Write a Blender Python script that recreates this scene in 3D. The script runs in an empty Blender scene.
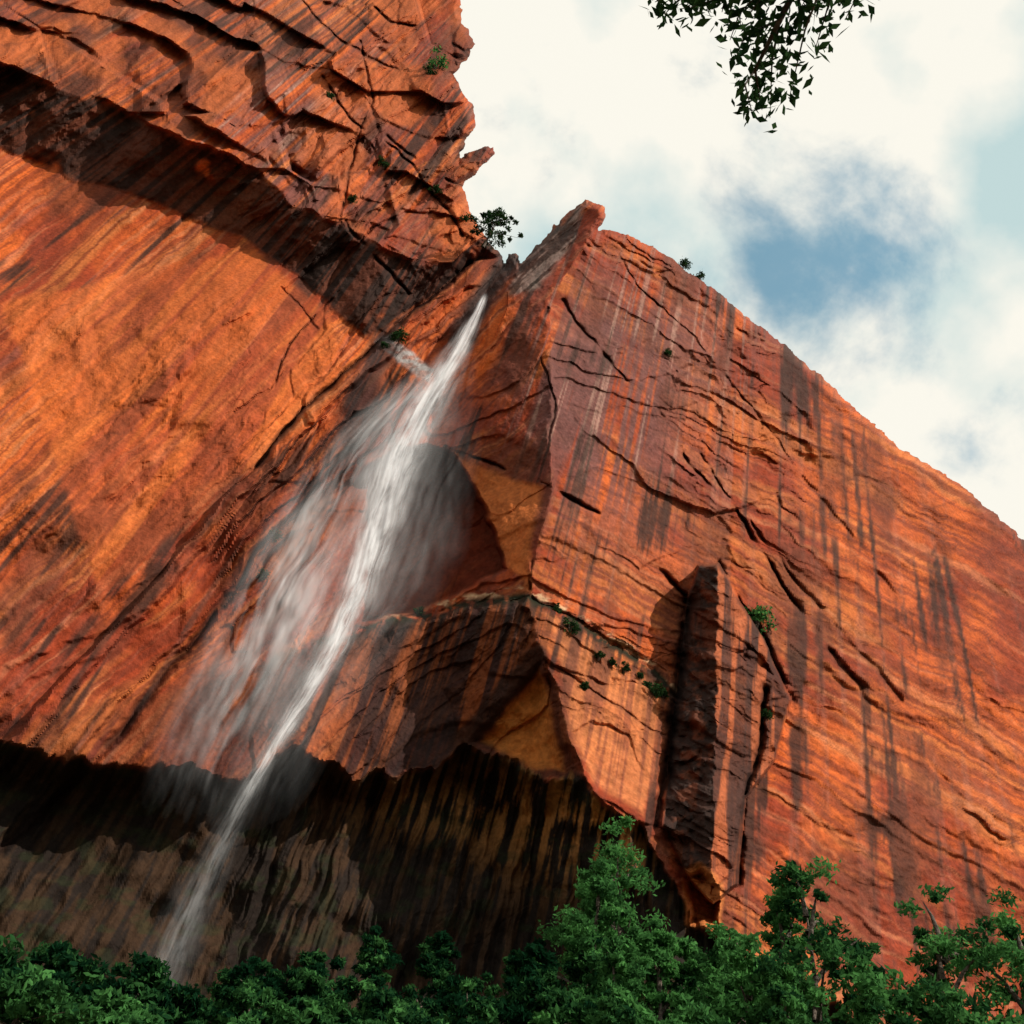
import bpy, math, numpy as np
from mathutils import Matrix, Vector
rng=np.random.default_rng(7)
scene=bpy.context.scene
# ------------------------------------------------------------ camera
F=950.0; PITCH=math.atan2(950,900.0)
CAM=np.array([0,0,1.7])
fw=np.array([0,math.cos(PITCH),math.sin(PITCH)])
r0=np.array([1.,0,0]); u0=np.array([0,-math.sin(PITCH),math.cos(PITCH)])
cr,sr=857/900.,274/900.
n=math.hypot(cr,sr); cr/=n; sr/=n
RT=cr*r0+sr*u0; UP=cr*u0-sr*r0
cd=bpy.data.cameras.new("camera"); cam=bpy.data.objects.new("camera",cd); scene.collection.objects.link(cam)
cd.sensor_width=36; cd.lens=F/1024*36; cd.clip_end=6000; cd.clip_start=0.05
M=Matrix(((RT[0],UP[0],-fw[0],CAM[0]),(RT[1],UP[1],-fw[1],CAM[1]),(RT[2],UP[2],-fw[2],CAM[2]),(0,0,0,1)))
cam.matrix_world=M; scene.camera=cam
scene.view_settings.view_transform='Standard'; scene.view_settings.look='None'; scene.view_settings.exposure=0

def ray(u,v):
    u=np.asarray(u,float);v=np.asarray(v,float)
    return F*fw+(u-512)[...,None]*RT-(v-512)[...,None]*UP
def at(u,v,Y):
    r=ray(u,v); return CAM+r*(np.asarray(Y)/np.maximum(r[...,1],110))[...,None]

# ------------------------------------------------------------ noise
TAB=rng.random((256,256))
def vn(x,y,s=0):
    x=x+s*17.31;y=y+s*9.77
    xi=np.floor(x).astype(int);yi=np.floor(y).astype(int)
    fx=x-xi;fy=y-yi
    fx=fx*fx*fx*(fx*(fx*6-15)+10);fy=fy*fy*fy*(fy*(fy*6-15)+10)
    a=TAB[xi&255,yi&255];b=TAB[(xi+1)&255,yi&255];c=TAB[xi&255,(yi+1)&255];d=TAB[(xi+1)&255,(yi+1)&255]
    return (a*(1-fx)+b*fx)*(1-fy)+(c*(1-fx)+d*fx)*fy
def fbm(x,y,o=5,s=0,g=0.5):
    r=0;a=1;t=0
    for i in range(o):
        r=r+a*vn(x,y,s+i*3.1);t+=a;a*=g;x,y=x*1.9+y*.6,y*1.9-x*.6
    return r/t
def fbx(x,y,o=4,s=0,g=0.5):   # keeps its axes (for streaks and beds)
    r=0;a=1;t=0
    for i in range(o):
        r=r+a*vn(x,y,s+i*3.1);t+=a;a*=g;x=x*2.03;y=y*2.03
    return r/t
def ss(a,b,x):
    t=np.clip((x-a)/(b-a),0,1);return t*t*(3-2*t)
def facets(x,y,s=0):
    xi=np.floor(x).astype(int);yi=np.floor(y).astype(int)
    F1=np.full(x.shape,9.);F2=np.full(x.shape,9.);A=np.zeros(x.shape);B=A.copy()
    for i in(-1,0,1):
        for j in(-1,0,1):
            cx=xi+i;cy=yi+j
            h1=TAB[(cx+s*31)&255,(cy+s*7)&255];h2=TAB[(cx+s*11+77)&255,(cy+s*13+31)&255];h3=TAB[(cx+s*5+150)&255,(cy+91)&255]
            dx=x-(cx+h1);dy=y-(cy+h2);d=np.maximum(abs(dx+.3*dy),abs(dy-.2*dx))
            c=d<F1
            F2=np.where(c,F1,np.minimum(F2,d));F1=np.where(c,d,F1)
            A=np.where(c,h3,A);B=np.where(c,dx*(h1-.5)+dy*(h2-.5),B)
    return F2-F1,A,B
def terr(x,n,w=0.25):
    f=x*n;i=np.floor(f);return (i+ss(1-w,1,f-i))/n
def saw(q,w=.12):   # protrudes steadily, then undercut
    fr=q-np.floor(q); return np.where(fr<1-w,fr/(1-w),1-ss(1-w,1,fr))
def poly_sd(U,V,pts):
    pts=np.array(pts,float);d=np.full(U.shape,1e9);ins=np.zeros(U.shape,bool)
    for i in range(len(pts)):
        a=pts[i];b=pts[(i+1)%len(pts)];ab=b-a
        t=np.clip(((U-a[0])*ab[0]+(V-a[1])*ab[1])/(ab@ab),0,1)
        d=np.minimum(d,np.hypot(U-a[0]-t*ab[0],V-a[1]-t*ab[1]))
        c=(a[1]>V)!=(b[1]>V)
        xx=(b[0]-a[0])*(V-a[1])/(b[1]-a[1]+1e-12)+a[0]
        ins^=(c&(U<xx))
    return np.where(ins,d,-d)
def line_d(U,V,pts):
    pts=np.array(pts,float);d=np.full(U.shape,1e9)
    for i in range(len(pts)-1):
        a=pts[i];b=pts[i+1];ab=b-a
        t=np.clip(((U-a[0])*ab[0]+(V-a[1])*ab[1])/(ab@ab),0,1)
        d=np.minimum(d,np.hypot(U-a[0]-t*ab[0],V-a[1]-t*ab[1]))
    return d
def ip(x,pts):
    pts=np.array(pts,float);return np.interp(x,pts[:,0],pts[:,1])

# ------------------------------------------------------------ cliff field
SKYL=[(-400,-400),(400,-400),(440,-200),(455,-60),(460,0),(463,22),(474,44),(468,58),(453,75),(461,90),(474,107),(476,124),(466,140),(458,160),(474,150),(492,146),(495,154),(480,168),(463,184),(468,205),(478,228),(499,252),(505,264),(509,252),(518,256),(521,264),(545,236),(566,214),(586,199),(603,206),(606,217),(598,229),(622,233),(650,245),(680,265),(712,288),(745,316),(768,331),(830,385),(900,448),(960,484),(1024,540),(1200,700),(1400,900),(1400,1700),(-400,1700)]
def arete(v): return ip(v,[(-200,605),(200,603),(225,598),(265,568),(300,548),(400,553),(470,555),(560,537),(600,532),(645,540),(700,558),(780,582),(815,620),(900,650),(1100,660)])
LED=[(-300,760),(200,690),(257,668),(350,636),(400,621),(450,611),(530,600),(545,604),(600,640),(640,665),(668,692),(1300,1300)]
YL=[(-300,690),(100,760),(257,768),(290,750),(325,755),(350,780),(400,775),(465,752),(520,765),(580,783),(640,822),(660,850),(680,900),(700,935),(760,965),(1324,1300)]
YB1=[(-300,1077),(257,465),(300,415),(345,370),(390,338),(430,298),(470,262),(505,258)]
YB2=[(-300,1167),(257,555),(300,505),(340,455),(375,420),(420,385),(460,350)]
Y1=[(-300,-60),(0,60),(257,168),(290,205),(345,222),(385,250),(420,262),(450,262),(480,235),(500,240)]
Y2=[(-300,30),(0,150),(257,247),(300,278),(330,312),(365,342),(385,337),(410,312),(440,288),(470,264),(500,258)]
T1=[(425,446),(455,455),(484,505),(507,568),(470,592),(400,614),(320,640),(270,610),(290,540),(335,490),(385,455)]
T2=[(541,650),(560,705),(578,782),(540,778),(500,762),(462,744),(500,700)]
PIL=[(686,600),(698,566),(718,563),(738,600),(762,640),(790,700),(775,760),(745,800),(737,885),(712,905),(690,880),(664,825),(672,740),(680,660)]
CR=[([(445,448),(500,466),(545,484),(600,518),(640,548),(685,592)],1.7,1.0,.85),
    ([(560,300),(600,348),(650,405),(700,455),(768,545),(900,700)],1.3,.6,.6),
    ([(655,412),(690,465),(730,500),(768,560),(860,690)],1.9,1.1,.8),
    ([(605,235),(640,290),(700,345),(768,430),(900,600)],1.1,.4,.4),
    ([(548,308),(537,345),(553,400),(549,470),(531,590)],1.3,.6,.7),
    ([(688,600),(682,660),(672,740),(657,825)],5,2.5,1.),
    ([(718,563),(738,600),(764,642),(792,700)],2.5,1.3,.8),
    ([(765,690),(762,745),(744,800),(737,885)],3.5,1.8,1.),
    ([(545,660),(590,690),(640,720),(668,735)],1.1,.3,.4),
    ([(257,465),(300,415),(345,370),(390,338),(430,298),(470,262)],3.0,1.2,1.),
    ([(0,850),(120,735),(257,555),(300,505),(340,455),(375,420)],2.6,1.0,.9),
    ([(257,572),(310,520)],2.,.8,.7),
    ([(330,300),(290,345),(262,420)],1.3,.4,.7),
    ([(257,250),(285,290),(318,330)],1.2,.3,.5),
    ([(200,-60),(300,0),(340,40),(400,70)],1.4,.6,.7),
    ([(310,60),(350,120),(400,150),(440,200),(462,232)],1.6,.8,.8),
    ([(380,130),(420,160),(462,190)],1.6,.8,.8),
    ([(340,-20),(390,20),(430,30),(470,60)],1.6,.8,.8),
    ([(360,40),(372,100),(352,160),(340,215)],1.3,.5,.6),
    ([(345,222),(380,262),(410,292)],2.,.7,.8)]
def relief(al,ac,s,rough,ew,fine,k):
    h=(terr(fbm(al/420,ac/110,2,s),8,.12*ew)-.5)*k
    h+=(terr(fbm(al/170,ac/38,3,s+5),7,.16*ew)-.5)*1.7*rough
    e1,A1,B1=facets(al/150,ac/60,int(s)); e2,A2,B2=facets(al/42+.7,ac/17,int(s)+1)
    h+=((A1-.5)*.9+B1*1.8)*(.4+.6*rough)*ss(0,.06*ew,e1)+((A2-.5)*.5+B2*.8)*rough*ss(0,.14*ew,e2)
    h+=(fbx(al/140,ac/6,3,s+9)-.5)*.28*(.3+rough)*fine
    return h,e1,e2
def field(U,V):
    o={}
    outer=np.clip(ss(238,200,U)+ss(786,830,U),0,1); fine=1-.6*outer; ew=1+1.6*outer
    Uw=U+(fbm(U/45,V/45,3,1)-.5)*12+(fbm(U/11,V/11,3,2)-.5)*4
    Vw=V+(fbm(U/45,V/45,3,5)-.5)*12+(fbm(U/11,V/11,3,6)-.5)*4
    xa=arete(V); dx=Uw-xa; dR=np.maximum(0,dx); L=np.maximum(0,-dx)
    side=ss(-3,3,dx)
    acR=-.50*Uw+.87*Vw; alR=.87*Uw+.50*Vw; acL=.64*Uw+.77*Vw; alL=.77*Uw-.64*Vw
    th=np.arctan2(U-786,V+345)*900; rr=np.hypot(U-786,V+345)
    D=62+.045*dR+.075*np.minimum(L,110)-.012*np.maximum(L-110,0)
    D+=ss(330,230,V)*.05*np.minimum(L,80)
    y1=ip(Uw,Y1); y2=ip(Uw,Y2)
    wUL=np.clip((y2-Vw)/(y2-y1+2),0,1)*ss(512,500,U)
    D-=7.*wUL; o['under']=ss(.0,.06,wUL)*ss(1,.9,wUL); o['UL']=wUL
    # stepped, jointed beds on the upper buttress
    qU=(Vw-ip(U,Y1)*.55-.30*U+.0*V)/56+(fbm(U/260,V/120,2,90)-.5)*.9+1.3*(vn(Vw/70,U/900,95)-.5)
    eb,Ab,Bb=facets((U*.9+V*.4)/105,(V*.9-U*.4)/74,9)
    qU=qU+(Ab-.5)*.5*ss(0,.08,eb)
    onU=ss(.97,1,wUL); gate=ss(.40,.62,fbm(U/100,V/80,2,91))
    D+=-onU*saw(qU,.10)*1.8*(.2+gate)+onU*((Ab-.5)*1.8+Bb*3.2)*ss(0,.06,eb)
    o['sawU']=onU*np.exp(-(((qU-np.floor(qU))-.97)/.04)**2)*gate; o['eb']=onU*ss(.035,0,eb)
    b1=Vw-ip(Uw,YB1); b2=Vw-ip(Uw,YB2); lf=ss(500,470,U)
    D+=lf*(-1.3*ss(-2,2,b1)*ss(26,20,b1)+.9*ss(-3,3,b2)*ss(120,20,b2)*ss(440,380,U))
    qL=b1/25+(fbm(alL/160,acL/60,2,93)-.5)*1.1
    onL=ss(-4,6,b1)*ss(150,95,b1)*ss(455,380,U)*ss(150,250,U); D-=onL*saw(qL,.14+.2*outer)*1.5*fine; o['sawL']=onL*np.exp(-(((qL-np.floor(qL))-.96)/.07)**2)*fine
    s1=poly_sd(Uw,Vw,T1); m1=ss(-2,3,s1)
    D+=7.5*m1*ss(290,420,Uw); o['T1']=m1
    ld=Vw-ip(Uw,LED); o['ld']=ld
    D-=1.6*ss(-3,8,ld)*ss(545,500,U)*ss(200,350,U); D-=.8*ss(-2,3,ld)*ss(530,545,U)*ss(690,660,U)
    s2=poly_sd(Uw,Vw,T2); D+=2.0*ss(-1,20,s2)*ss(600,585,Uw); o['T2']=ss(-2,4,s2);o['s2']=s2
    yl=ip(Uw,YL)+(fbx(th/22,rr/1e4,2,8)-.5)*34+(fbx(th/4,rr/1e4,2,12)-.5)*8; dl=Vw-yl; wl=np.clip(dl/34,0,1); wl=wl*(2-wl)
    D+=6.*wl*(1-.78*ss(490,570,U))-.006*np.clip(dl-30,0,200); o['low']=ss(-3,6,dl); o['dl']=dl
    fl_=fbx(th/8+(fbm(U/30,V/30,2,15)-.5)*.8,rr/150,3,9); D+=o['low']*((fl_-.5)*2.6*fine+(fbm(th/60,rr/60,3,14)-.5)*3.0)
    g=line_d(Uw,Vw,[(505,262),(484,300),(440,345),(395,375)])
    D+=2.5*np.exp(-(g/14)**2)
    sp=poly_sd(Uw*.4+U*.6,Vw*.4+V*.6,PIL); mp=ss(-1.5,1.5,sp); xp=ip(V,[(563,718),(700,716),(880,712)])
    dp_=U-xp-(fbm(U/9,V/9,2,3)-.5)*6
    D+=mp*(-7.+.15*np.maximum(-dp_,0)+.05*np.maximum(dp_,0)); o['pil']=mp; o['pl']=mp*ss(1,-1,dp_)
    sc=poly_sd(Uw,Vw,[(683,872),(700,866),(718,885),(716,925),(690,925)]); D+=3*ss(-2,6,sc)
    rough=.06+.5*ss(.54,.70,fbm(U/110,V/110,3,44))
    rough=rough+.6*wUL+.45*ss(400,650,U-.3*V)*side+.5*np.exp(-(ld/14)**2)*ss(180,340,U)*ss(700,660,U)+.4*o['pil']
    rough=np.clip(rough,0,1.)*(1-.8*o['low'])
    hR,e1R,e2R=relief(alR,acR,21,rough,ew,fine,2.6); hL,e1L,e2L=relief(alL,acL,37,rough,ew,fine,3.)
    D+=(side*hR+(1-side)*hL)*(1-.7*o['low']); o['e1']=np.where(side>.5,e1R,e1L);o['e2']=np.where(side>.5,e2R,e2L)
    e3,A3,B3=facets(U/10,V/9,3)
    D+=((A3-.5)*.14+B3*.25)*rough*fine*ss(0,.2,e3)+(fbm(U/16,V/16,4,51)-.5)*(.18+.5*rough)+(fbm(U/90,V/80,3,53)-.5)*2.2
    D+=(vn(U/3.,V/3.,60)-.5)*.05*(1-outer)
    crk=np.zeros(U.shape)
    for pts,w,dp,dk in CR:
        d=line_d(Uw*.8+U*.2,Vw*.8+V*.2,pts); w2=w*(.3+1.3*fbm(U/18,V/18,3,70))*(1+outer)
        k=np.exp(-(d/w2)**2)*ss(.33,.5,fbm(U/30+w,V/30,2,71)+(.2 if w>2.5 else 0)); D+=dp*k; crk=np.maximum(crk,dk*k)
    o['crk']=crk
    sk=poly_sd(U+(fbm(U/6,V/6,3,80)-.5)*5,V+(fbm(U/6,V/6,3,81)-.5)*5,SKYL); o['sky']=sk
    D+=3.0*np.clip(1-sk/7,0,1)**2
    fl=line_d(U,V,[(478,300),(455,355),(392,465),(340,600),(262,765)])
    D=np.where(fl<30,np.maximum(D,65.2+.3*(D-65)),D)
    o.update(D=D,side=side,acr=np.where(side>.5,acR,acL),alo=np.where(side>.5,alR,alL),th=th,rr=rr,Uw=Uw,Vw=Vw,dx=dx,rough=rough)
    return o
us=np.concatenate([np.arange(-300,0,3.5),np.arange(0,238,2.),np.arange(238,786,1.15),np.arange(786,1030,2.),np.arange(1030,1330,3.5)])
vs=np.concatenate([np.arange(-160,-6,4.),np.arange(-6,970,1.15),np.arange(970,1500,6.)])
U,V=np.meshgrid(us,vs); f=field(U,V)
# vertices just past the rim are pulled onto it so the skyline is clean
gv,gu=np.gradient(f['sky'],vs,us); stp=1.25*np.maximum(np.gradient(us)[None,:],1.15)*np.ones(U.shape)
gn=np.hypot(gu,gv)+1e-6; near=(f['sky']<=0)&(f['sky']>-stp)&(gn>.5)
Us=np.where(near,U-f['sky']*gu/gn**2,U); Vs=np.where(near,V-f['sky']*gv/gn**2,V)
P=at(Us,Vs,f['D']); KEEP=(f['sky']>0)|near
# ------------------------------------------------------------ colour (mineral / varnish / wet rock / painted light and shade)
def C(*c): return np.array(c)
def mix(a,b,t): return a*(1-t[...,None])+b*t[...,None]
one=np.ones(U.shape)
al,ac,th,rr,side=f['alo'],f['acr'],f['th'],f['rr'],f['side']
def G(cx,cy,sx,sy): return np.exp(-((U-cx)/sx)**2-((V-cy)/sy)**2)
col=mix(C(.52,.105,.021)*one[...,None],C(.25,.038,.013),ss(.34,.60,fbm(U/80,V/80,5,101)))
col=mix(col,C(.52,.165,.045),ss(.5,.72,fbx(al/160,ac/20,4,102))*.55)
col=mix(col,C(.52,.21,.10),ss(.57,.74,fbx(al/220,ac/5,4,103))*.35)
col=mix(col,C(.17,.030,.013),ss(.52,.64,fbx(al/240,ac/3.2,3,104))*.7)
st=fbx(th/5.5,rr/190,4,110); st2=fbx(th/16,rr/320,3,111); st3=fbx(th/34,rr/240,4,113)
reg=np.clip(.16+.9*G(610,420,80,130)+.5*G(560,380,60,60)+.75*f['UL']*(1-f['under'])*G(300,140,90,90)+.25*f['UL']+.5*G(700,330,90,80),0,1)
col=mix(col,C(.13,.055,.05),ss(.43,.57,.5*st+.3*st2+.2*st3+.10*reg)*reg*.9)
col=mix(col,C(.56,.35,.27),ss(.61,.7,st)*reg*.35)
col=mix(col,C(.035,.017,.013),ss(.55,.65,.40*st+.26*st2+.34*fbm(U/60,V/60,4,112)+.03*f['UL'])*.88)
col=mix(col,C(.13,.036,.019),ss(.50,.64,.5*st3+.5*fbm(U/55,V/75,5,115))*.7)
col=mix(col,C(.50,.12,.03),f['UL']*(1-f['under'])*ss(.45,.65,fbm(U/60,V/50,4,117))*.6)
pw=poly_sd(f['Uw'],f['Vw'],[(545,610),(600,648),(662,695),(660,760),(645,815),(590,782),(565,700)])
col=mix(col,mix(C(.54,.18,.065)*one[...,None],C(.25,.08,.04),ss(.45,.6,st)),ss(-3,6,pw)*.7)
ol=poly_sd(f['Uw'],f['Vw'],[(257,247),(330,318),(345,365),(257,460),(100,600),(0,300)])
col=mix(col,mix(C(.55,.13,.028)*one[...,None],C(.34,.065,.02),ss(.48,.58,st2)),ss(-3,6,ol)*.55)
of=poly_sd(f['Uw'],f['Vw'],[(450,455),(540,485),(532,590),(508,566),(480,500)])
col=mix(col,C(.55,.15,.035),ss(-3,6,of)*.75)
col=mix(col,mix(C(.09,.028,.016)*one[...,None],C(.02,.012,.010),ss(.42,.55,st)),f['under']*ss(.15,.3,fbm(U/30,V/30,4,120))*.93)  # overhang underside: its shade painted dark into the colour, with streaks
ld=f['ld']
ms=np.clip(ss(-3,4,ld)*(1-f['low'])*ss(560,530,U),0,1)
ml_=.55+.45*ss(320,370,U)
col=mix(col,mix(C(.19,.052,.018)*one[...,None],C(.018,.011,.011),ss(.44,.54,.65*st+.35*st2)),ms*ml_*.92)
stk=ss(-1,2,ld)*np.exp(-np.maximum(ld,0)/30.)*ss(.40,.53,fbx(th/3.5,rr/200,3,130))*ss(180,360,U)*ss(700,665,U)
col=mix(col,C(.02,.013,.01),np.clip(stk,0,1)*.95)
lk=np.exp(-((ld+1)/4.6)**2)*ss(.34,.46,fbm(U/9,V/9,3,131))*ss(200,350,U)*ss(700,665,U)
col=mix(col,C(.012,.016,.008),lk)
col=mix(col,C(.62,.42,.25),np.exp(-((ld+8)/3)**2)*ss(.44,.54,fbm(U/14,V/5,3,132))*ss(360,400,U)*ss(700,665,U)*.75)
col=mix(col,C(.13,.026,.012),f['T1']*.8*ss(270,380,U))  # arched recess: shadow darkened into the rock colour
col=mix(col,C(.56,.19,.04),f['T2']*ss(6,16,f['s2'])*.8); col=mix(col,C(.08,.022,.012),f['T2']*ss(12,5,f['s2'])*.85)  # lower triangle: sunlit floor and shadowed rim painted as colour
band=line_d(f['Uw'],f['Vw'],[(536,655),(500,700),(458,745)]); col=mix(col,C(.03,.012,.008),ss(13,7,band)*.9)  # diagonal shadow above the triangle, painted as a dark band
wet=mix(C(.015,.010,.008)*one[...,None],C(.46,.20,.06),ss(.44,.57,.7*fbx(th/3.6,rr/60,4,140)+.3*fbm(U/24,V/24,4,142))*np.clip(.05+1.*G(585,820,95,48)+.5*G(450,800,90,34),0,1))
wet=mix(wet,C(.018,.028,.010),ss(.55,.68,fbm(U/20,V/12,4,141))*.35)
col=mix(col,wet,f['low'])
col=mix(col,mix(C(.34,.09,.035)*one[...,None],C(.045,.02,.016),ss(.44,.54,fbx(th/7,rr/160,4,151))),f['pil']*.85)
col=mix(col,C(.03,.017,.014),f['pl']*(.75+.25*ss(.4,.55,fbm(U/16,V/10,4,150))));  # pillar's left face: side away from the sun painted dark
sc=poly_sd(f['Uw'],f['Vw'],[(683,868),(700,862),(722,885),(720,930),(686,925)])
col=mix(col,C(.55,.18,.05),ss(-4,2,sc)*.8)
gs=poly_sd(f['Uw'],f['Vw'],[(376,345),(392,338),(432,372),(425,385),(405,372)]); col=mix(col,C(.38,.36,.36),ss(-2,2,gs)*(.5+.5*ss(.4,.55,fbm(U/8,V/4,3,162))))
gd=line_d(f['Uw'],f['Vw'],[(508,262),(482,305),(460,340)]); col=mix(col,C(.03,.025,.025),ss(18,7,gd)*.9)
gd=line_d(f['Uw'],f['Vw'],[(385,350),(360,400),(350,440)]); col=mix(col,C(.03,.02,.02),ss(24,6,gd)*.85)
gl=poly_sd(f['Uw'],f['Vw'],[(508,300),(520,262),(585,200),(572,240),(540,290)]); col=mix(col,mix(C(.22,.16,.14)*one[...,None],C(.035,.027,.022),ss(.42,.52,fbx((U-V)/60,(V+U*.9)/5,3,160))),ss(-3,3,gl)*.85)
col=mix(col,C(.02,.01,.008),np.clip(f['crk'],0,1)*.85)
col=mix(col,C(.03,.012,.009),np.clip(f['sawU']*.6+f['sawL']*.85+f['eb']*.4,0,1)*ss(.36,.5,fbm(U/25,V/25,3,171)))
eg=ss(.04,.0,f['e1'])*.4*np.clip(f['rough']+.1,0,1)+ss(.05,0,f['e2'])*.45*f['rough']
col=mix(col,C(.05,.015,.01),eg*ss(.42,.55,fbm(U/50,V/50,3,170)))
col*=(.70+.52*fbm(U/6,V/6,4,180))[...,None]
col=np.clip(col,0.004,.8)

def mesh_np(name,co,faces,k,attrs={},smooth=False):
    me=bpy.data.meshes.new(name); co=np.asarray(co,np.float32); faces=np.asarray(faces,np.int32)
    me.vertices.add(len(co)); me.vertices.foreach_set('co',co.ravel())
    me.loops.add(faces.size); me.loops.foreach_set('vertex_index',faces.ravel())
    me.polygons.add(len(faces)); me.polygons.foreach_set('loop_start',np.arange(0,faces.size,k,dtype=np.int32))
    try: me.polygons.foreach_set('loop_total',np.full(len(faces),k,np.int32))
    except Exception: pass
    for nm,a in attrs.items():
        a=np.asarray(a,np.float32)
        if a.ndim==2:
            at_=me.attributes.new(nm,'FLOAT_COLOR','POINT'); at_.data.foreach_set('color',np.c_[a,np.ones(len(a))].astype(np.float32).ravel())
        else:
            at_=me.attributes.new(nm,'FLOAT','POINT'); at_.data.foreach_set('value',a)
    me.update(calc_edges=True)
    me.polygons.foreach_set('use_smooth',np.full(len(me.polygons),smooth,bool))
    return me
def obj(name,me,mat=None,parent=None):
    o=bpy.data.objects.new(name,me); scene.collection.objects.link(o)
    if mat: me.materials.append(mat)
    if parent: o.parent=parent
    return o
def compact(co,faces,attrs):
    used=np.zeros(len(co),bool); used[faces.ravel()]=True; idx=np.cumsum(used)-1
    return co[used],idx[faces],{k:a[used] for k,a in attrs.items()}
def grid_faces(nr,nc,keep=None):
    i=np.arange(nr*nc).reshape(nr,nc)
    q=np.stack([i[1:,:-1],i[1:,1:],i[:-1,1:],i[:-1,:-1]],-1)
    if keep is not None:
        kk=keep[1:,:-1]&keep[1:,1:]&keep[:-1,1:]&keep[:-1,:-1]; return q[kk]
    return q.reshape(-1,4)

# ------------------------------------------------------------ materials
def mat_new(name):
    m=bpy.data.materials.new(name); m.use_nodes=True; nt=m.node_tree; nt.nodes.clear()
    return m,nt,nt.nodes.new,nt.links.new
def rock_mat(name):
    m,nt,N,L=mat_new(name)
    out=N('ShaderNodeOutputMaterial'); b=N('ShaderNodeBsdfPrincipled'); L(b.outputs[0],out.inputs[0])
    tc=N('ShaderNodeTexCoord')
    n1=N('ShaderNodeTexNoise'); n1.inputs['Scale'].default_value=2.2; n1.inputs['Detail'].default_value=4; n1.inputs['Roughness'].default_value=.65; L(tc.outputs['Object'],n1.inputs['Vector'])
    mr=N('ShaderNodeMapRange'); mr.inputs[1].default_value=.3; mr.inputs[2].default_value=.7; mr.inputs[3].default_value=.72; mr.inputs[4].default_value=1.28; L(n1.outputs[0],mr.inputs[0])
    mx=N('ShaderNodeVectorMath'); mx.operation='SCALE'
    a=N('ShaderNodeAttribute'); a.attribute_name='rock'; L(a.outputs['Color'],mx.inputs[0])
    L(mr.outputs[0],mx.inputs['Scale']); L(mx.outputs[0],b.inputs['Base Color'])
    b.inputs['Roughness'].default_value=.85; b.inputs['Specular IOR Level'].default_value=.12
    bp=N('ShaderNodeBump'); bp.inputs['Strength'].default_value=.5; bp.inputs['Distance'].default_value=.3; L(n1.outputs[0],bp.inputs['Height']); L(bp.outputs[0],b.inputs['Normal'])
    return m
ROCK=rock_mat('sandstone')
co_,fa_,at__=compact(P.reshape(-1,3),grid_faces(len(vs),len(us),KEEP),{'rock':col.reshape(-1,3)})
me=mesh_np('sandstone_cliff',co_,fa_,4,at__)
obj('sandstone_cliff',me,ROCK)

# ------------------------------------------------------------ ground
def gz(X,Y): return np.interp(Y,[-2000,6,40,75,2000],[0,0,10.5,19,24])+ (fbm(X/9+50,Y/9+50,4,5)-.5)*1.2
gx=np.concatenate([[-2500,-1200,-600,-300,-200],np.arange(-120,121,1.5),[200,300,600,1200,2500]]); gy=np.concatenate([[-2500,-800,-200,-60],np.arange(-20,90,1.5),[150,400,1000,2500]])
GX,GY=np.meshgrid(gx,gy)
def simple_noise_mat(name,c1,c2,sc):
    m,nt,N,L=mat_new(name); out=N('ShaderNodeOutputMaterial'); b=N('ShaderNodeBsdfPrincipled'); L(b.outputs[0],out.inputs[0]); b.inputs['Roughness'].default_value=.9
    n=N('ShaderNodeTexNoise'); n.inputs['Scale'].default_value=sc; n.inputs['Detail'].default_value=5; tc=N('ShaderNodeTexCoord'); L(tc.outputs['Object'],n.inputs[0])
    r=N('ShaderNodeValToRGB'); r.color_ramp.elements[0].position=.4; r.color_ramp.elements[1].position=.62; r.color_ramp.elements[0].color=(*c1,1); r.color_ramp.elements[1].color=(*c2,1); L(n.outputs[0],r.inputs[0]); L(r.outputs[0],b.inputs[0])
    bp=N('ShaderNodeBump'); bp.inputs['Distance'].default_value=.2; L(n.outputs[0],bp.inputs['Height']); L(bp.outputs[0],b.inputs['Normal'])
    return m
me=mesh_np('ground',np.stack([GX,GY,gz(GX,GY)],-1).reshape(-1,3),grid_faces(len(gy),len(gx))[:,::-1],4,smooth=True)
obj('ground',me,simple_noise_mat('talus_soil',(.03,.05,.015),(.14,.06,.03),.6))

# ------------------------------------------------------------ foliage
def leaf_mat(name,dark,light,tr=.35):
    m,nt,N,L=mat_new(name); out=N('ShaderNodeOutputMaterial')
    a=N('ShaderNodeAttribute'); a.attribute_name='tone'
    r=N('ShaderNodeValToRGB'); r.color_ramp.elements[0].color=(*dark,1); r.color_ramp.elements[1].color=(*light,1); L(a.outputs['Fac'],r.inputs[0])
    d=N('ShaderNodeBsdfDiffuse'); L(r.outputs[0],d.inputs[0])
    t=N('ShaderNodeBsdfTranslucent'); L(r.outputs[0],t.inputs[0])
    mx=N('ShaderNodeMixShader'); mx.inputs[0].default_value=tr; L(d.outputs[0],mx.inputs[1]); L(t.outputs[0],mx.inputs[2]); L(mx.outputs[0],out.inputs[0])
    return m
LEAF=leaf_mat('foliage',(.006,.032,.013),(.11,.32,.085),.42); LEAFD=leaf_mat('dark_foliage',(.01,.03,.012),(.035,.08,.025),.25)
BARK=simple_noise_mat('bark',(.05,.035,.025),(.13,.1,.08),6)
def leaves(cent,size,tone,r):
    n_=len(cent); a=r.normal(size=(n_,3)); a/=np.linalg.norm(a,axis=1)[:,None]
    b=np.cross(a,r.normal(size=(n_,3))); b/=np.linalg.norm(b,axis=1)[:,None]
    s=size*(.6+.8*r.random(n_))[:,None]
    c=np.cross(a,b)*.12
    v=np.stack([cent-a*s,cent+b*s*.42-a*s*.1,cent+a*s+c*s,cent-b*s*.42-a*s*.1],1).reshape(-1,3)
    return v,np.arange(n_*4).reshape(-1,4),np.repeat(tone,4)
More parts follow.
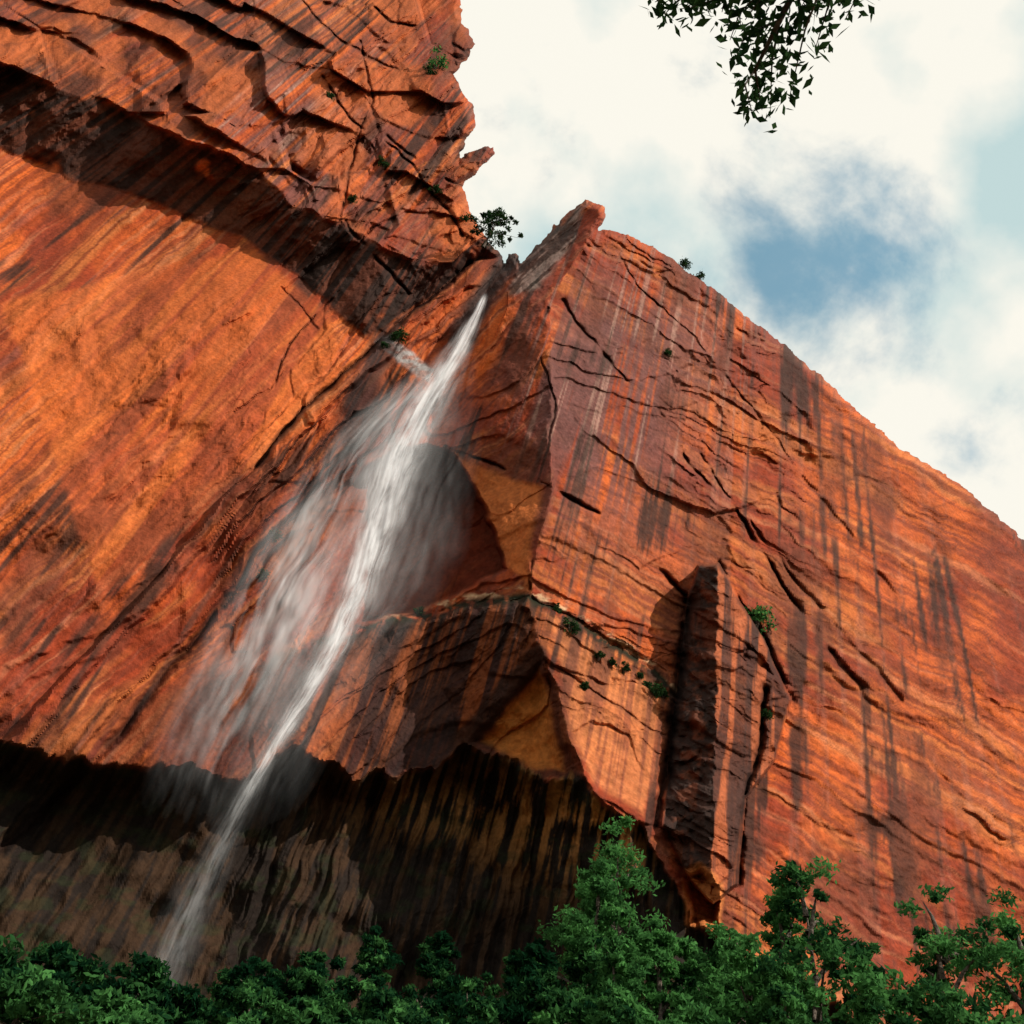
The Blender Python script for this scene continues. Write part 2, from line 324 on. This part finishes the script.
def tube(pts,rad,k=7):
    pts=np.array(pts,float); V_=[];Fc=[]
    for i,p in enumerate(pts):
        d=pts[min(i+1,len(pts)-1)]-pts[max(i-1,0)]; d/=np.linalg.norm(d)+1e-9
        a=np.cross(d,[.31,.91,.17]); a/=np.linalg.norm(a); b=np.cross(d,a)
        for j in range(k):
            t=2*math.pi*j/k; V_.append(p+rad[i]*(a*math.cos(t)+b*math.sin(t)))
    for i in range(len(pts)-1):
        for j in range(k): Fc.append((i*k+j,i*k+(j+1)%k,(i+1)*k+(j+1)%k,(i+1)*k+j))
    return V_,Fc
def make_tree(name,base,H,W,seed,nclump=70,per=130,leaf=.14,mat=LEAF,dim=0.):
    r=np.random.default_rng(seed); emp=bpy.data.objects.new(name,None); scene.collection.objects.link(emp); emp.location=base
    tv=[];tf=[]
    def addt(p,ra):
        a,b=tube(p,ra); o_=len(tv); tv.extend(a); tf.extend([tuple(x+o_ for x in q) for q in b])
    bend=r.normal(size=2)*H*.03
    tr=[np.array([bend[0]*t*t*3,bend[1]*t*t*3,H*.85*t-(.4 if t==0 else 0)]) for t in np.linspace(0,1,8)]
    addt(tr,np.linspace(H*.022+.05,.03,8))
    lob=[]
    for i in range(15):
        t=.25+.72*i/14; q=tr[0]+(tr[-1]-tr[0])*t; an=i*2.4+r.random(); rad=W*.5*math.sin(math.pi*min(1,.22+.74*t))*(.45+.75*r.random())
        e=q+np.array([math.cos(an)*rad,math.sin(an)*rad,H*(.03+.14*r.random())]); m_=(q+e)/2+[0,0,H*.02]
        addt([q,m_,e],[.09*H/10,.05*H/10,.015]); lob.append(e); lob.append(e); lob.append(m_)
    lob.append(tr[-1]+[0,0,H*.06]); lob=np.array(lob)
    cc=lob[r.integers(0,len(lob),nclump)]+r.normal(size=(nclump,3))*[W*.08,W*.08,H*.045]
    cr_=W*(.035+.07*r.random(nclump)); tn=r.random(nclump)
    dd=r.normal(size=(nclump,per,3)); dd/=np.linalg.norm(dd,axis=2)[...,None]; dd*=(r.random((nclump,per,1))**.45)*(.7+.6*r.random((nclump,per,1)))
    pos=cc[:,None]+dd*cr_[:,None,None]*[1.15,1.15,.65]
    tone=np.clip(tn[:,None]*.65+.35*r.random((nclump,per))-dim,0,1)
    lv,lf_,lt=leaves(pos.reshape(-1,3),leaf,tone.ravel(),r)
    obj('trunk_and_limbs',mesh_np(name+'_wood',tv,tf,4,smooth=True),BARK,emp)
    obj('crown',mesh_np(name+'_crown',lv,lf_,4,{'tone':lt}),mat,emp)
    return emp
def tree_px(name,u,v,wpx,Y,seed,**k):
    p=at(u,v,Y); b=gz(p[0],p[1]); H=max(p[2]-b,2)/1.0; d=np.linalg.norm(p-CAM)
    make_tree(name,(p[0],p[1],float(b)),H*.93,wpx/F*d,seed,**k)
T=[(657,822,125,44),(612,868,90,43),(700,890,80,42),(748,858,90,43),(722,900,80,41),(678,890,90,41),(575,912,80,41),(530,938,70,40),(487,900,60,46),(440,908,70,47),(385,915,70,47),(330,945,80,42),(283,958,90,41),(235,965,90,42),
(640,930,110,37),(715,930,100,36),(560,965,100,36),(470,965,100,37),(400,972,100,37),(330,985,100,36),(770,905,100,38),(262,985,90,35),(500,985,90,34),(430,1000,90,34),
(170,965,110,42),(90,960,110,44),(10,960,120,44),(825,875,120,42),(900,880,120,43),(980,895,120,42),(130,995,120,37),(30,995,120,37),(860,940,130,37),(970,960,130,37),(600,980,100,34),(690,980,110,33),(770,965,110,34)]
for i,(u,v,w,Y) in enumerate(T):
    inn=230<u<790
    dm=.18*((i*7)%5)/4+(.38 if u<580 and v<970 else (.15 if u<580 else 0))-(.14 if 590<u<770 and v<935 else 0)  # shade set in leaf tone: left trees darker, main tree group brighter
    tree_px('box_elder_tree',u,v,w,Y,100+i,nclump=125 if inn else 80,per=110 if inn else 80,leaf=.13 if inn else .17,dim=dm)
def shrub(u,v,wpx,seed,mat=LEAFD,name='cliff_shrub'):
    o=field(np.array([[float(u)]]),np.array([[float(v)]])); Y=float(o['D'][0,0])-.3; p=at(u,v,Y); d=np.linalg.norm(p-CAM); r_=wpx/F*d*.5
    r=np.random.default_rng(seed); k=14; c=r.normal(size=(k,3))*r_*.45; c[:,2]*=.8
    pos=(c[:,None]+r.normal(size=(k,40,3))*r_*.22).reshape(-1,3); lv,lf_,lt=leaves(pos,r_*.13+.05,r.random(len(pos)),r)
    emp=bpy.data.objects.new(name,None); scene.collection.objects.link(emp); emp.location=p
    obj('foliage',mesh_np('shrub_leaves',lv,lf_,4,{'tone':lt}),mat,emp)
    tv=[];tf=[]
    for i in range(6):
        a,b=tube([(0,.3,-r_*1.1),c[i]*.5,c[i]],[.08,.05,.02],5); o_=len(tv); tv+=a; tf+=[tuple(x+o_ for x in q) for q in b]
    obj('stems',mesh_np('shrub_stems',tv,tf,4),BARK,emp)
for i,(u,v,w) in enumerate([(684,264,11),(700,277,10),(668,352,8),(437,66,18),(430,72,10),(398,337,16),(385,345,10),(758,616,26),(748,612,14),(571,628,16),(585,687,9),(655,691,16),(648,686,10),(765,716,12),(640,676,8),(385,165,9),(436,188,9),(262,575,12),(275,535,12),(352,200,8),(330,95,8),(420,612,10),(600,655,8),(625,668,8),(663,694,9),(612,662,7),(556,610,9)]):
    shrub(u,v,w,300+i,LEAF if w in(26,14,18) else LEAFD)
pj=at(484,246,63.5); make_tree('juniper_tree',tuple(pj),6.2,6.5,55,nclump=50,per=60,leaf=.2,mat=LEAFD)

# ------------------------------------------------------------ overhanging cottonwood
def overhang():
    r=np.random.default_rng(9); emp=bpy.data.objects.new('overhanging_cottonwood_tree',None); scene.collection.objects.link(emp)
    def Q(u,v,t): 
        d=ray(u,v); return CAM+d/np.linalg.norm(d)*t
    tv=[];tf=[];pos=[]
    def addt(p,ra):
        a,b=tube(p,ra,6); o_=len(tv); tv.extend(a); tf.extend([tuple(x+o_ for x in q) for q in b])
    hub=Q(1000,-420,8.5); base=np.array([5.2,-2.5,-.3])
    addt([base,base+[-.1,.1,2.5],base+[-.5,.4,5],(base+hub)/2+[0.2,0,3.2],hub],[.28,.24,.2,.15,.1])
    br=[[(1000,-420),(900,-160),(800,-50),(700,-18),(655,2)],[(900,-160),(820,-60),(780,20),(755,70),(762,110)],[(800,-50),(740,-10),(690,8)],[(780,20),(745,35),(735,60)],[(755,70),(745,85),(752,112)],[(820,-60),(775,-20),(740,12),(730,40)],[(900,-160),(850,-90),(800,10)],[(700,-18),(672,6),(665,14)],[(850,-90),(805,30),(790,95)],[(780,20),(772,60),(770,118)],[(740,-20),(710,-5),(680,10)],[(800,-50),(760,0),(745,20)],[(850,-90),(830,0),(815,50)],[(850,-60),(860,-10),(845,20)],[(730,-30),(725,0),(722,12)]]
    for k,b in enumerate(br):
        p=[Q(u,v,8.3+.25*math.sin(k*2+i)) if not(u==1000) else hub for i,(u,v) in enumerate(b)]
        addt(p,np.linspace(.045 if k<2 else .012,.003,len(p)))
        for i in range(len(p)-1):
            L_=np.linalg.norm(p[i+1]-p[i]); nn=int(L_*105) if b[i+1][1]>-60 else int(L_*30)
            for _ in range(nn):
                t=r.random(); pos.append(p[i]*(1-t)+p[i+1]*t+r.normal(size=3)*.078)
    pos=np.array(pos); lv,lf_,lt=leaves(pos,.050,r.random(len(pos)),r)
    obj('limbs',mesh_np('cottonwood_limbs',tv,tf,4,smooth=True),BARK,emp)
    obj('leaves',mesh_np('cottonwood_leaves',lv,lf_,4,{'tone':lt}),LEAFD,emp)
overhang()

# ------------------------------------------------------------ waterfall
def water_mat(name):
    m,nt,N,L=mat_new(name); out=N('ShaderNodeOutputMaterial'); a=N('ShaderNodeAttribute'); a.attribute_name='dens'
    d=N('ShaderNodeBsdfDiffuse'); d.inputs[0].default_value=(.86,.88,.92,1); t=N('ShaderNodeBsdfTranslucent'); t.inputs[0].default_value=(.86,.88,.92,1)
    m1=N('ShaderNodeMixShader'); m1.inputs[0].default_value=.4; L(d.outputs[0],m1.inputs[1]); L(t.outputs[0],m1.inputs[2])
    tr=N('ShaderNodeBsdfTransparent'); mx=N('ShaderNodeMixShader')
    L(a.outputs['Fac'],mx.inputs[0]); L(tr.outputs[0],mx.inputs[1]); L(m1.outputs[0],mx.inputs[2]); L(mx.outputs[0],out.inputs[0])
    return m
WM=water_mat('falling_water')
wf=bpy.data.objects.new('waterfall',None); scene.collection.objects.link(wf)
def ribbon(name,path,widths,Y,dens,seed,nc=100,nr=600,wob=.35):
    path=np.array(path,float); s=np.concatenate([[0],np.cumsum(np.hypot(*np.diff(path,axis=0).T))]); 
    ts=np.linspace(0,s[-1],nr); pu=np.interp(ts,s,path[:,0]); pv=np.interp(ts,s,path[:,1])
    ker=np.hanning(61);ker/=ker.sum(); 
    pu=np.convolve(np.pad(pu,30,'reflect',reflect_type='odd'),ker,'valid'); pv=np.convolve(np.pad(pv,30,'reflect',reflect_type='odd'),ker,'valid')
    w=np.interp(ts,s,widths); c=np.linspace(-1,1,nc)
    S,Cc=np.meshgrid(ts,c,indexing='ij'); W_=w[:,None]
    UU=pu[:,None]+Cc*W_; VV=pv[:,None]+Cc*W_*.12
    Yb=Y+(fbm(S/60,Cc*3+seed,3,seed)-.5)*wob*2+ .3*Cc**2
    dn=np.clip(dens(S/s[-1],Cc,S,Cc*W_,seed),0,1)
    Pw=at(UU,VV,Yb); fc=grid_faces(nr,nc); fc=fc[dn.ravel()[fc].max(1)>.004]
    a,b,c_=compact(Pw.reshape(-1,3),fc,{'dens':dn.ravel()})
    obj(name,mesh_np(name,a,b,4,c_,smooth=True),WM,wf)
MAIN=[(486,292),(478,312),(455,355),(422,410),(395,465),(374,540),(354,600),(332,650),(296,712),(262,765),(225,835),(180,930),(150,1000),(125,1060)]
MW=[4,8,18,30,35,32,27,22,16,14,22,36,44,48]
def core(t,c,S,X,sd):
    Xw=X+(fbm(S/45,X/22,4,sd+1)-.5)*12*np.clip(t*4,0,1)
    n1=fbx(Xw/1.8,S/80,4,sd); n2=fbm(Xw/9,S/22,5,sd+2)
    prof=np.exp(-(c*1.9)**2)*ss(1,.7,abs(c)); fade=ss(0,.015,t)*(1-.28*ss(.38,.55,t)-.60*ss(.56,.70,t))
    return fade*prof*np.clip(.60+1.0*(n1-.45)+1.5*(n2-.5),0,1)*1.1
ribbon('main_stream',MAIN,MW,62.8,core,3,nr=700)
ribbon('main_stream_back',MAIN,[w*.65 for w in MW],63.6,core,8,nr=700)
def mist(a,sc,bill=.7,wp=26):
    def f_(t,c,S,X,sd):
        Xw=X+(fbm(S/80,X/60,4,sd+1)-.5)*wp
        n1=fbx(Xw/5,S/120,4,sd); n2=fbm(Xw/26,S/80,5,sd+2)
        prof=np.exp(-(c*1.6)**2)*ss(1,.6,abs(c))
        return a*ss(0,.25,t)*ss(1,.55,t)*prof*np.clip(.44+sc*((1-bill)*n1+bill*n2-.47),0,1)
    return f_
ribbon('mist_veil',[(474,325),(430,375),(375,430),(328,510),(290,590),(252,670),(215,750),(180,840)],[8,24,48,62,70,76,76,66],63.9,mist(.66,2.5,.6),21,nc=150,wob=.8)
ribbon('spray_veil',[(470,330),(446,390),(415,450),(390,540),(350,610),(312,670),(270,750),(225,850)],[12,40,74,88,86,78,72,70],62.2,mist(.33,1.3,.5),33,nc=140,wob=.8)

# ------------------------------------------------------------ light
sd=Vector((.60,-.60,.66)).normalized()   # towards the sun
sl=bpy.data.lights.new('sun','SUN'); sl.energy=5.0; sl.angle=math.radians(.5); sl.color=(1,.91,.78)
so=bpy.data.objects.new('sun',sl); scene.collection.objects.link(so); so.rotation_euler=sd.to_track_quat('Z','Y').to_euler()
w=bpy.data.worlds.new('World'); scene.world=w; w.use_nodes=True; nt=w.node_tree; nt.nodes.clear(); N=nt.nodes.new; L=nt.links.new
out=N('ShaderNodeOutputWorld'); sky=N('ShaderNodeTexSky'); sky.sky_type='NISHITA'; sky.sun_disc=False; sky.sun_elevation=math.asin(sd.z); sky.sun_rotation=math.atan2(sd.x,sd.y)
b1=N('ShaderNodeBackground'); b1.inputs[1].default_value=.15
tint=N('ShaderNodeMix'); tint.data_type='RGBA'; tint.blend_type='MULTIPLY'; tint.inputs[0].default_value=1; L(sky.outputs[0],tint.inputs[6]); tint.inputs[7].default_value=(1.0,1.65,1.35,1); L(tint.outputs[2],b1.inputs[0])
tc=N('ShaderNodeTexCoord'); mp=N('ShaderNodeMapping'); mp.inputs['Location'].default_value=(.3,.1,.0); L(tc.outputs['Generated'],mp.inputs[0])
nz=N('ShaderNodeTexNoise'); nz.inputs['Scale'].default_value=3.6; nz.inputs['Detail'].default_value=7; nz.inputs['Roughness'].default_value=.60; nz.inputs['Distortion'].default_value=.2; L(mp.outputs[0],nz.inputs[0])
dt=N('ShaderNodeVectorMath'); dt.operation='DOT_PRODUCT'; L(tc.outputs['Generated'],dt.inputs[0])
blue=ray(800,275);blue/=np.linalg.norm(blue); dt.inputs[1].default_value=tuple(blue)
m0=N('ShaderNodeMapRange'); m0.inputs[1].default_value=.984; m0.inputs[2].default_value=1.; m0.inputs[3].default_value=-.06; m0.inputs[4].default_value=.14; L(dt.outputs['Value'],m0.inputs[0])
sb=N('ShaderNodeMath'); sb.operation='SUBTRACT'; L(nz.outputs[0],sb.inputs[0]); L(m0.outputs[0],sb.inputs[1])
rp=N('ShaderNodeMapRange'); rp.interpolation_type='SMOOTHSTEP'; rp.inputs[1].default_value=.27; rp.inputs[2].default_value=.48; rp.inputs[3].default_value=.12; rp.inputs[4].default_value=1; L(sb.outputs[0],rp.inputs[0])
n2=N('ShaderNodeTexNoise'); n2.inputs['Scale'].default_value=5; n2.inputs['Detail'].default_value=6; L(tc.outputs['Generated'],n2.inputs[0])
cr2=N('ShaderNodeValToRGB'); cr2.color_ramp.elements[0].position=.36; cr2.color_ramp.elements[0].color=(.56,.72,.72,1); cr2.color_ramp.elements[1].position=.54; cr2.color_ramp.elements[1].color=(1,.97,.87,1); L(n2.outputs[0],cr2.inputs[0])
b2=N('ShaderNodeBackground'); b2.inputs[1].default_value=.97; L(cr2.outputs[0],b2.inputs[0])
mx=N('ShaderNodeMixShader'); L(rp.outputs[0],mx.inputs[0]); L(b1.outputs[0],mx.inputs[1]); L(b2.outputs[0],mx.inputs[2]); L(mx.outputs[0],out.inputs[0])
